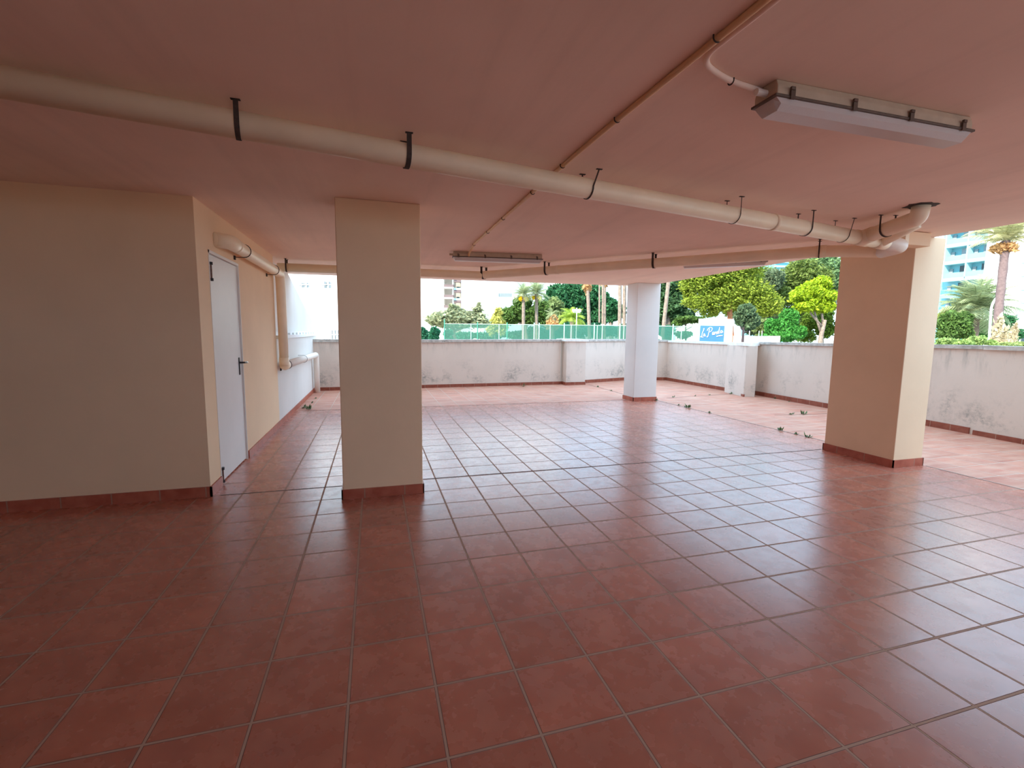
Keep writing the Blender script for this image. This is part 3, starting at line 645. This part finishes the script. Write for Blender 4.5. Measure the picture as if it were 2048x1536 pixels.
def palm(label, px, depth, top_py, L, n, mat, r, seed, lean=0, low=-.5, high=1.3, tmat=None, skirt=None, fruit=None, droop=.8, group=None, base_px=None):
    base = spot(base_px if base_px else px, 680, depth); base.z = GZ; e = empty('palm_tree', base); tag(e, label, 'palm tree', group)
    tp = spot(px, top_py, depth) - base; rn = random.Random(seed); bm = B()
    m = 14; pts = [Vector((tp.x * (i / m) ** 1.15, tp.y * (i / m) ** 1.15, tp.z * i / m)) for i in range(m + 1)]
    rr = [r * (1.25 - .35 * min(1, i / 5)) * (1.06 if i % 2 else .96) for i in range(m + 1)]
    tube(bm, pts, rr, 12); obj('trunk', bm, tmat or m_bark_pale, e, True)
    if n:
        ms = [frond_mesh(L, droop * q, mat, seed + k) for k, q in enumerate((.7, 1, 1.3))]
        for i in range(n):
            f = bpy.data.objects.new('frond', ms[i % 3]); C.objects.link(f); f.parent = e; f.location = tp
            el = low + (high - low) * (i / max(1, n - 1)) ** .9
            f.rotation_euler = Matrix.Rotation(i * 2.399 + rn.uniform(-.2, .2), 4, 'Z').to_quaternion().to_matrix().to_4x4().to_euler()
            f.rotation_euler = (Matrix.Rotation(i * 2.399, 3, 'Z') @ Matrix.Rotation(-el, 3, 'Y')).to_euler(); s = rn.uniform(.85, 1.1); f.scale = (s, s, s)
    if skirt:
        leaves('dead_skirt', [(tp.x, tp.y, tp.z - skirt[1] * .8, skirt[0], skirt[0], skirt[1])], skirt[2], .16, F_dry, e, seed).visible_shadow = True
    if fruit:
        for k in range(4):
            a = k * 1.57 + .4; leaves('fruit_bunch', [(tp.x + math.cos(a) * fruit, tp.y + math.sin(a) * fruit, tp.z - fruit * .9, fruit * .5, fruit * .5, fruit * .6)], 160, .07, F_fruit, e, seed + k)
    return e
F_fruit = fol('yellow_fruit', (.80, .60, .02), .2)
palm('left of two yellow-fruited palms, thinner crown, in front of the green pine', 1047, 42, 590, 1.35, 30, F_palm, .17, 31, high=1.45, fruit=.38, droop=.7)
palm('right of two yellow-fruited palms, crown reaching the ceiling edge', 1073, 43, 588, 1.55, 30, F_palm, .17, 32, high=1.5, fruit=.36, droop=.6)
palm('small bright yellow-green palm behind the fence, arching fronds', 1144, 36, 640, 1.5, 26, F_bpalm, .18, 33, low=-.2, high=1.3, droop=.9)
palm('drooping dry-skirted palm left of the small bright palm', 1105, 40, 632, 1.0, 14, F_palm, .22, 34, skirt=(.55, .75, 500), droop=1.0)
def bare(px, top, depth, r, label, seed, sk=None, bpx=None): return palm(label, px, depth, top, .9, 8 if sk else 0, F_dry, r, seed, skirt=sk, low=-1.1, high=-.2, base_px=bpx)
bare(1175, 566, 41, .17, 'tall palm with shaggy dry beard touching the ceiling edge', 35, (.36, .5, 420), 1181)
bare(1199, 555, 47, .10, 'thin bare trunk, leftmost of the close group of trunks', 36)
bare(1206, 555, 42, .13, 'bare trunk in the middle of the close group, slightly thicker', 37)
bare(1210, 562, 44, .12, 'bearded trunk, rightmost of the close group of trunks', 38, (.3, .35, 260))
bare(1240, 548, 38, .17, 'thick pale palm trunk, left of the pair beside the slim pillar', 39)
bare(1249, 548, 39, .16, 'yellowish palm trunk almost touching the slim pillar', 40)
bare(1314, 550, 36, .2, 'dark trunk emerging directly right of the slim pillar', 41)
bare(1338, 555, 33, .15, 'pale leaning trunk right of the slim pillar', 42, None, 1322)
palm('broad sunlit date palm in the right-hand opening', 1951, 31, 617, 2.5, 64, F_palm, .25, 43, low=-.75, high=1.45, tmat=m_bark_pale, droop=.75)
palm('tall leaning palm at far right with orange beard and glaring crown', 2012, 25, 482, 2.1, 30, fol('sunlit_palm', (.48, .47, .25)), .20, 44, low=-.05, high=1.3, tmat=plain('mauve_bark', (.14, .10, .10), .9, .2), base_px=1992, skirt=(.50, .36, 700), droop=.7)  # pale frond colour carries the glare on this crown
# dry stumps
def stump(label, px, depth, h, wd, seed):
    b = spot(px, 690, depth); b.z = GZ; e = empty('yucca_plant', b); tag(e, label, 'plant', 'dry pale plants')
    zt = spot(px, 690 - h, depth).z - GZ; k = depth / F; rn = random.Random(seed)
    leaves('dry_leaves', [(rn.uniform(-.1, .1), 0, zt * .5, wd * k, wd * k, zt * .5), (.12, 0, zt * .8, wd * k * .5, wd * k * .5, zt * .22)], 1500, .13, F_straw, e, seed, 3.0)
stump('taller pale dry plant at the foot of the leaning palm', 1993, 23, 52, 9, 51); stump('shorter pale dry plant right beside the taller one', 2003, 22, 34, 6, 52); stump('pale dry plant with upright tips, farthest right', 2022, 24, 50, 8, 53)

# tennis fence
m_fp = plain('fence_green', (.05, .26, .17), .5, .1); m_fpl = plain('fence_post_pale', (.35, .62, .50), .5, .05)
m_net = mesh_mat('green_windbreak', (.025, .13, .10), .62); m_net2 = mesh_mat('thin_mesh', (.05, .17, .13), .36)
fd0, fd1 = 30.0, 27.0
fposts = [(889, 1), (942, 0), (955, 1), (998, 0), (1014, 1), (1046, 0), (1068, 1), (1078, 1), (1100, 0), (1128, 1), (1142, 0), (1188, 1), (1194, 0), (1204, 0), (1239, 1), (1247, 0), (1290, 1), (1345, 1), (1362, 0), (1386, 0), (1396, 1)]
def fpt(px): t = (px - 889) / (1396 - 889); return fd0 + (fd1 - fd0) * t
fb = spot(889, 680, fd0); fb.z = GZ; fe = empty('tennis_fence', fb); tag(fe, 'long green mesh fence of a sports court beyond the far parapet', 'fence')
def ftop(px): return spot(px, 647.5 + (px - 889) * .011, fpt(px)).z - GZ
for i, (px, big) in enumerate(fposts):
    p = spot(px, 680, fpt(px)) - fb; p.z = 0; t = ftop(px) + (.12 if big else 0) + (.15 if i == 0 else 0)
    bm = B(); tube(bm, [p, p + Vector((0, 0, t))], .035 if big else .022, 8); obj('post', bm, m_fp if i in (0, 2, 4) else m_fpl, fe)
for i in range(len(fposts) - 1):
    a_, b_ = fposts[i][0], fposts[i + 1][0]; p = spot(a_, 680, fpt(a_)) - fb; q = spot(b_, 680, fpt(b_)) - fb
    ta, tb = ftop(a_), ftop(b_); bm = B(); run(bm, [(p.x, p.y), (q.x, q.y)], .012, .02, [ta, tb]); obj('mesh_panel', bm, m_net if 1078 <= a_ < 1345 else m_net2, fe)
    bm = B(); tube(bm, [Vector((p.x, p.y, ta)), Vector((q.x, q.y, tb))], .018, 6); obj('top_rail', bm, m_fpl, fe)
# floodlight pole
b = spot(1152, 680, 34); b.z = GZ; e = empty('floodlight_pole', b); tag(e, 'thin white floodlight pole rising over the small bright palm', 'lamp post')
zt = spot(1152, 616, 34).z - GZ
bm = B(); tube(bm, [(0, 0, 0), (0, 0, zt)], .035, 8); obj('pole', bm, m_white, e)
bm = B(); box(bm, -.28, .28, -.02, .02, zt - .35, zt - .31); obj('crossarm', bm, m_white, e)
for s in (-1, 1):
    bm = B(); box(bm, s * .2 - .12, s * .2 + .12, -.1, .1, zt - .28, zt - .1, None); bevel(bm, .02, 1); obj('floodlight', bm, m_white, e)
b = spot(1204, 680, 33); b.z = GZ; e = empty('lamp_post', b); tag(e, 'slim white post in front of the close group of bare trunks', 'post')
bm = B(); zt = spot(1204, 650, 33).z - GZ; tube(bm, [(0, 0, 0), (0, 0, zt)], .03, 8); obj('pole', bm, m_white, e); bm = B(); box(bm, -.1, .1, -.05, .05, zt, zt + .06); obj('lamp_head', bm, m_white, e)
# street lamp at right
b = spot(1978, 690, 27); b.z = GZ; e = empty('street_lamp', b); tag(e, 'white street lamp with curved arm crossing the tall leaning palm', 'street lamp')
S = [(1978, 690), (1980, 650), (1983, 612), (1990, 598), (2003, 587), (2018, 581), (2032, 578)]
bm = B(); P_ = [Vector((0, 0, 0))] + [spot(x, y, 27) - b for x, y in S]; tube(bm, fillet(P_, .5, 5), .055, 10); obj('pole', bm, m_white, e, True)
tp = spot(2032, 578, 27) - b; bm = B(); box(bm, tp.x - .05, tp.x + .35, tp.y - .22, tp.y + .02, tp.z - .05, tp.z + .03); bevel(bm, .02, 1); obj('lamp_head', bm, m_white, e)

# white wall with painted sign
def plane_frame(px, py, depth, yaw=YAW):
    o = spot(px, py, depth); return o
def panel(bm, a, b, z0, z1, t): run(bm, [(a.x, a.y), (b.x, b.y)], t, z0, z1)
D = 23.5; A_ = spot(1397, 680, D); Bq = spot(1464, 680, D); zt = spot(1397, 637.5, D).z
e = empty('sign_board', (A_.x, A_.y, GZ)); tag(e, 'white board with a blue panel lettered La Panda beyond the parapet', 'sign')
def rel(p): return Vector((p.x - A_.x, p.y - A_.y, p.z - GZ))
bm = B(); a2 = rel(A_); b2_ = rel(Bq); run(bm, [(a2.x, a2.y), (b2_.x, b2_.y)], .12, 0, zt - GZ); obj('board', bm, m_white, e)
m_blue = plain('sign_blue', (.05, .16, .36), .5, .08, 2)
a3 = rel(spot(1399, 680, D - .02)); b3 = rel(spot(1447.5, 680, D - .02)); z3 = spot(1399, 651, D).z - GZ
bm = B(); run(bm, [(a3.x, a3.y), (b3.x, b3.y)], .015, .2, z3); obj('blue_panel', bm, m_blue, e)
strokes = [  # lettering drawn as brush strokes, x along 0..100, y up 0..40
    [(12, 36), (15, 39), (13, 32), (8, 24), (7, 14), (4, 10), (1, 12), (3, 9), (8, 10), (13, 8)], [(19, 20), (15, 21), (14, 13), (17, 12), (20, 20), (20, 12), (23, 13)],
    [(38, 38), (36, 26), (33, 12), (30, 9), (28, 12)], [(28, 30), (32, 38), (42, 43), (50, 40), (49, 32), (42, 27), (36, 27)],
    [(57, 26), (52, 26), (51, 18), (55, 17), (58, 26), (58, 18), (61, 19)], [(61, 27), (62, 18), (64, 26), (68, 28), (69, 20), (71, 20)],
    [(78, 30), (73, 29), (72, 22), (77, 21), (81, 44), (79, 24), (82, 22)], [(91, 32), (86, 31), (86, 24), (90, 24), (93, 33), (93, 25), (97, 27)],
    [(70, 12), (80, 14), (95, 15)]]
a3.z = b3.z = 0; ux = (b3 - a3); wdt = ux.length; ux.normalize(); nrm = Vector((ux.y, -ux.x, 0)); nrm = nrm if nrm.dot(Vector((-A_.x, -A_.y, 0))) > 0 else -nrm
for k, st in enumerate(strokes):
    pts = [a3 + ux * (wdt * (.02 + .96 * x / 100)) + nrm * .012 + Vector((0, 0, z3 - .74 + y / 40 * .60 + .02)) for x, y in st]
    bm = B(); tube(bm, fillet(pts, .05, 4), .0135 if k < 8 else .022, 8); obj('lettering', bm, m_white, e, True)
# low white wall beside the sign, with posts
def wallrun(name, label, pxa, pxb, top, d0, d1, mat, cat, t=.2):
    p = spot(pxa, 680, d0); q = spot(pxb, 680, d1); b = Vector((p.x, p.y, GZ)); o = empty(name, b); tag(o, label, cat)
    bm = B(); run(bm, [(0, 0), (q.x - p.x, q.y - p.y)], t, 0, [spot(pxa, top, d0).z - GZ, spot(pxb, top, d1).z - GZ]); obj('wall_panel', bm, mat, o); return o, b
wo, wb_ = wallrun('garden_wall', 'low white garden wall right of the sign, below the dark forked tree', 1466, 1560, 672, 26, 25, m_white, 'wall')
for px in (1498, 1517, 1523):
    p = spot(px, 680, 25.7) - wb_; p.z = spot(px, 672, 25.7).z - GZ; bm = B(); tube(bm, [p, p + Vector((0, 0, .28))], .02, 6); obj('post', bm, m_white, wo)
wallrun('garden_wall', 'white wall strip far behind the fence, left of the sign', 1352, 1398, 646, 62, 62, m_white, 'wall')
# white triangular frame (beside the slim pillar)
b = spot(1300, 680, 26); b.z = GZ; e = empty('triangular_frame', b); tag(e, 'white sloping metal frame just right of the slim pillar', 'frame')
pa = spot(1302, 662, 26) - b; pb = spot(1322, 676, 26) - b; pc = spot(1302, 677, 26) - b
bm = B(); tube(bm, [pa, pb], .05, 8); obj('sloping_bar', bm, m_white, e); bm = B(); tube(bm, [pc, pb], .05, 8); obj('bottom_bar', bm, m_white, e)
bm = B(); tube(bm, [Vector((pc.x, pc.y, 0)), pa + Vector((0, 0, .1))], .04, 8); obj('leg', bm, m_white, e); bm = B(); tube(bm, [Vector((pb.x, pb.y, 0)), pb], .04, 8); obj('leg', bm, m_white, e)
# parked car under the trees near the right pillar
b = spot(1632, 680, 21); e = empty('parked_car', (b.x, b.y, GZ), .9); tag(e, 'dark teal parked car half hidden between shrub and right pillar', 'car')
m_car = plain('car_paint', (.01, .06, .065), .25, .1, 2); m_glass = plain('car_glass', (.03, .10, .11), .1, .2, 3)
bm = B(); vs = []
prof = [(-2.0, .35), (-2.0, .80), (-1.3, .95), (-.75, 1.42), (.6, 1.46), (1.35, .98), (2.05, .85), (2.1, .35)]
A1 = [bm.verts.new((x, -.82, z)) for x, z in prof]; A2 = [bm.verts.new((x, .82, z)) for x, z in prof]; n_ = len(prof)
bm.faces.new(A1[::-1]); bm.faces.new(A2)
for i in range(n_): bm.faces.new((A1[i], A1[(i + 1) % n_], A2[(i + 1) % n_], A2[i]))
bmesh.ops.recalc_face_normals(bm, faces=bm.faces); bevel(bm, .08, 3); obj('body', bm, m_car, e, True)
for s in (-1, 1):
    bm = B(); v_ = [bm.verts.new((x, s * .835, z)) for x, z in ((-1.15, .98), (-.7, 1.36), (.55, 1.39), (1.15, 1.0))]; bm.faces.new(v_); bmesh.ops.solidify(bm, geom=bm.faces[:], thickness=.01); obj('side_window', bm, m_glass, e)
    for x in (-1.25, 1.3):
        bm = B(); tube(bm, [(x, s * .66, .32), (x, s * .85, .32)], .32, 20); obj('wheel', bm, m_black, e)

# ------------------------------------------------------------------ buildings
m_bw = plain('building_white', (.88, .88, .86), .8, .03, .3); m_bshade = plain('building_shade_beige', (.45, .40, .34), .8, .05, .3); m_brn = plain('balcony_brown', (.14, .10, .10), .7, .08, .5)  # the beige has the shade of the balcony recess put into it
m_cyan = plain('facade_cyan', (.16, .40, .46), .7, .08, .3); m_cyand = plain('facade_blue', (.07, .26, .34), .7, .08, .3); m_win = plain('window_dark', (.03, .05, .06), .25, .2, 1); m_wing = plain('window_grey', (.24, .28, .30), .4, .1, 1)
m_bal = plain('balcony_glass', (.35, .62, .66), .4, .05, 1)
def fpanel(o, name, mat, d, pxa, pya, pxb, pyb, t=.3, proud=.0, par=None):
    """panel on a facade that faces the view, at distance d; proud brings it forward"""
    a_ = spot(pxa, (pya + pyb) / 2, d - proud); b_ = spot(pxb, (pya + pyb) / 2, d - proud)
    z1 = spot((pxa + pxb) / 2, pya, d).z; z0 = spot((pxa + pxb) / 2, pyb, d).z
    L_ = o.location; bm = B(); run(bm, [(a_.x - L_.x, a_.y - L_.y), (b_.x - L_.x, b_.y - L_.y)], t, max(z0, GZ) - L_.z, z1 - L_.z); return obj(name, bm, mat, par or o)
def bld(label, px, d):
    b_ = spot(px, 680, d); o = empty('apartment_building', (b_.x, b_.y, GZ)); tag(o, label, 'building', None); return o
# white house seen left of the broad pillar
o = bld('blank white building with small barred windows seen left of the broad pillar', 640, 45)
fpanel(o, 'wall', m_bw, 45, 560, 400, 760, 720, 8)
for (x0, x1, y0, y1, nb) in ((598, 607, 565, 575, 2), (608, 617, 565, 575, 2), (644, 652, 563, 576, 2), (653, 661, 563, 576, 2), (658, 665, 660, 678, 3), (666, 671, 660, 678, 2), (628, 630.5, 651, 664, 0), (633, 634.5, 651, 664, 0), (672, 678, 660, 678, 2)):
    wn_ = fpanel(o, 'window', m_wing, 45, x0, y0, x1, y1, .1, .1)
    if nb:
        for k in range(1, nb): xx = x0 + (x1 - x0) * k / nb; fpanel(o, 'window_bar', m_bw, 45, xx - .5, y0, xx + .5, y1, .06, .18, wn_)
        ym = (y0 + y1) / 2; fpanel(o, 'window_bar', m_bw, 45, x0, ym - .8, x1, ym + .8, .06, .18, wn_)
# tower with brown balconies
o = bld('white tower block with a column of brown balconies left of centre', 920, 95)
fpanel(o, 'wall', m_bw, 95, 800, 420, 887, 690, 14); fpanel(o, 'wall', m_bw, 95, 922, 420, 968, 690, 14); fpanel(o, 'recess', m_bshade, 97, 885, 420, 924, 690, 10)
for k in range(-4, 5):
    y = 570 + k * 20.5
    fpanel(o, 'balcony', m_brn, 95, 888, y, 907, y + 5.5, 1.2, 1.2); fpanel(o, 'balcony_slab', m_bw, 95, 888, y + 5.5, 907, y + 7.5, 1.6, 1.4)
    fpanel(o, 'balcony', m_brn, 95, 908, y - 10, 921.5, y - 5, 1.0, .8); fpanel(o, 'balcony_glass', m_bal, 95, 908, y - 14, 921.5, y - 10, .3, .7); fpanel(o, 'window', m_win, 95, 913, y + 2, 919, y + 7, .2, -1.6)
fpanel(o, 'balcony_divider', m_bw, 95, 904.5, 420, 906.5, 690, 1.4, .6)
# plain white tower with a single slot window
o = bld('plain white building with one long grey slot window, left of the palms', 1030, 110)
fpanel(o, 'wall', m_bw, 110, 968.5, 420, 1125, 690, 16)
wn_ = fpanel(o, 'window', plain('slot_window', (.40, .40, .37), .6, .05), 110, 1000, 587, 1024, 593.5, .2, .2); fpanel(o, 'window_frame', m_wing, 110, 997.5, 587, 999.5, 593.5, .2, .3, wn_)
for y in (601, 615, 628): fpanel(o, 'ledge', plain('ledge_grey', (.62, .64, .66), .8, .05), 110, 969, y, 1040, y + .8, .2, .2)
# cyan building at right: facade in the plane x = 98
XF = 98
def xp(o, name, mat, pxa, pxb, z0, z1, t=.4, proud=0, par=None):
    a_ = on_x(pxa, 560, XF); b_ = on_x(pxb, 560, XF); L_ = o.location
    bm = B(); box(bm, XF - proud - L_.x, XF - proud + t - L_.x, b_.y - L_.y, a_.y - L_.y, z0 - L_.z, z1 - L_.z); return obj(name, bm, mat, par or o)
o = empty('apartment_building', (XF, 52, GZ)); tag(o, 'cyan and white apartment block with stacked balconies in the right opening', 'building')
xp(o, 'wall', m_cyan, 1868, 1970, GZ, 42, 10, -1.4); xp(o, 'wall', m_bw, 1969, 2036, GZ, 42, 12, .4)
zs = on_x(1889, 494, XF).z
for k in range(-5, 9):
    z = zs + 2.95 * k
    if z < GZ + 1: continue
    for (a_, b_) in ((1885, 1928.5), (1930.5, 1969)):
        xp(o, 'balcony_wall', m_cyan if k > -3 else m_cyand, a_, b_, z + .28, z + 1.15, .15, .1); xp(o, 'balcony_slab', m_bal if k > -3 else m_cyan, a_, b_, z - .28, z + .28, 1.6, .2)
        w1 = a_ + (b_ - a_) * .50; xp(o, 'window', m_wing if k > -2 else m_win, w1, w1 + (b_ - a_) * .45, z + 1.0, z + 2.4, .1, -1.3); xp(o, 'shutter', m_wing, a_ + 2, a_ + 9, z + 1.0, z + 2.0, .1, -1.2)
for px in (1885.5, 1929.5, 1968.5): xp(o, 'pier', m_bal, px - 1, px + 1, zs - 5.6, 42, 1.8, .3)
for k in range(-2, 4): xp(o, 'window', m_wing, 1979, 1985.5, on_x(1982, 529, XF).z + 2.95 * 1.15 * k, on_x(1982, 529, XF).z + 1.0 + 2.95 * 1.15 * k, .2, .5)
o = empty('apartment_building', (86, 42, GZ)); tag(o, 'white building with pale blue balcony bands at the far right edge', 'building')
def xq(name, mat, pxa, pxb, pya, pyb, x0, t):
    a_ = on_x(pxa, pya, x0); b_ = on_x(pxb, pya, x0); c_ = on_x((pxa + pxb) / 2, pyb, x0); m_ = on_x((pxa + pxb) / 2, pya, x0)
    bm = B(); box(bm, x0 - 86, x0 + t - 86, b_.y - 42, a_.y - 42, max(GZ, c_.z) - GZ, m_.z - GZ); return obj(name, bm, mat, o)
xq('wall', m_bw, 2040, 2110, 440, 690, 87, 10)
for y in (565, 592, 620, 537, 510): xq('balcony', plain('pale_blue_band', (.30, .50, .62), .7, .05) if y == 565 else bpy.data.materials['pale_blue_band'], 2037 - (y - 565) * .06, 2110, y, y + 13, 85.5, 1.5)
xq('doorway', m_win, 2044, 2110, 663, 690, 86.8, .3)
# blue tower glimpsed through the pines
o = bld('pale blue tower glimpsed through the pines right of the red trunk', 1556, 120)
fpanel(o, 'wall', m_cyan, 120, 1535, 400, 1578, 690, 12)
for k in range(8):
    y = 505 + k * 9; fpanel(o, 'balcony', m_bal, 120, 1552, y, 1578, y + 3.5, 1.0, 1.0); fpanel(o, 'window', m_wing, 120, 1563, y + 4.5, 1572, y + 8, .2, .2)
# long low house roof seen under the bright pine
wallrun('garden_house', 'low pale blue roofed house far behind the bright pine', 1345, 1440, 631, 70, 70, m_bal, 'house', 6)
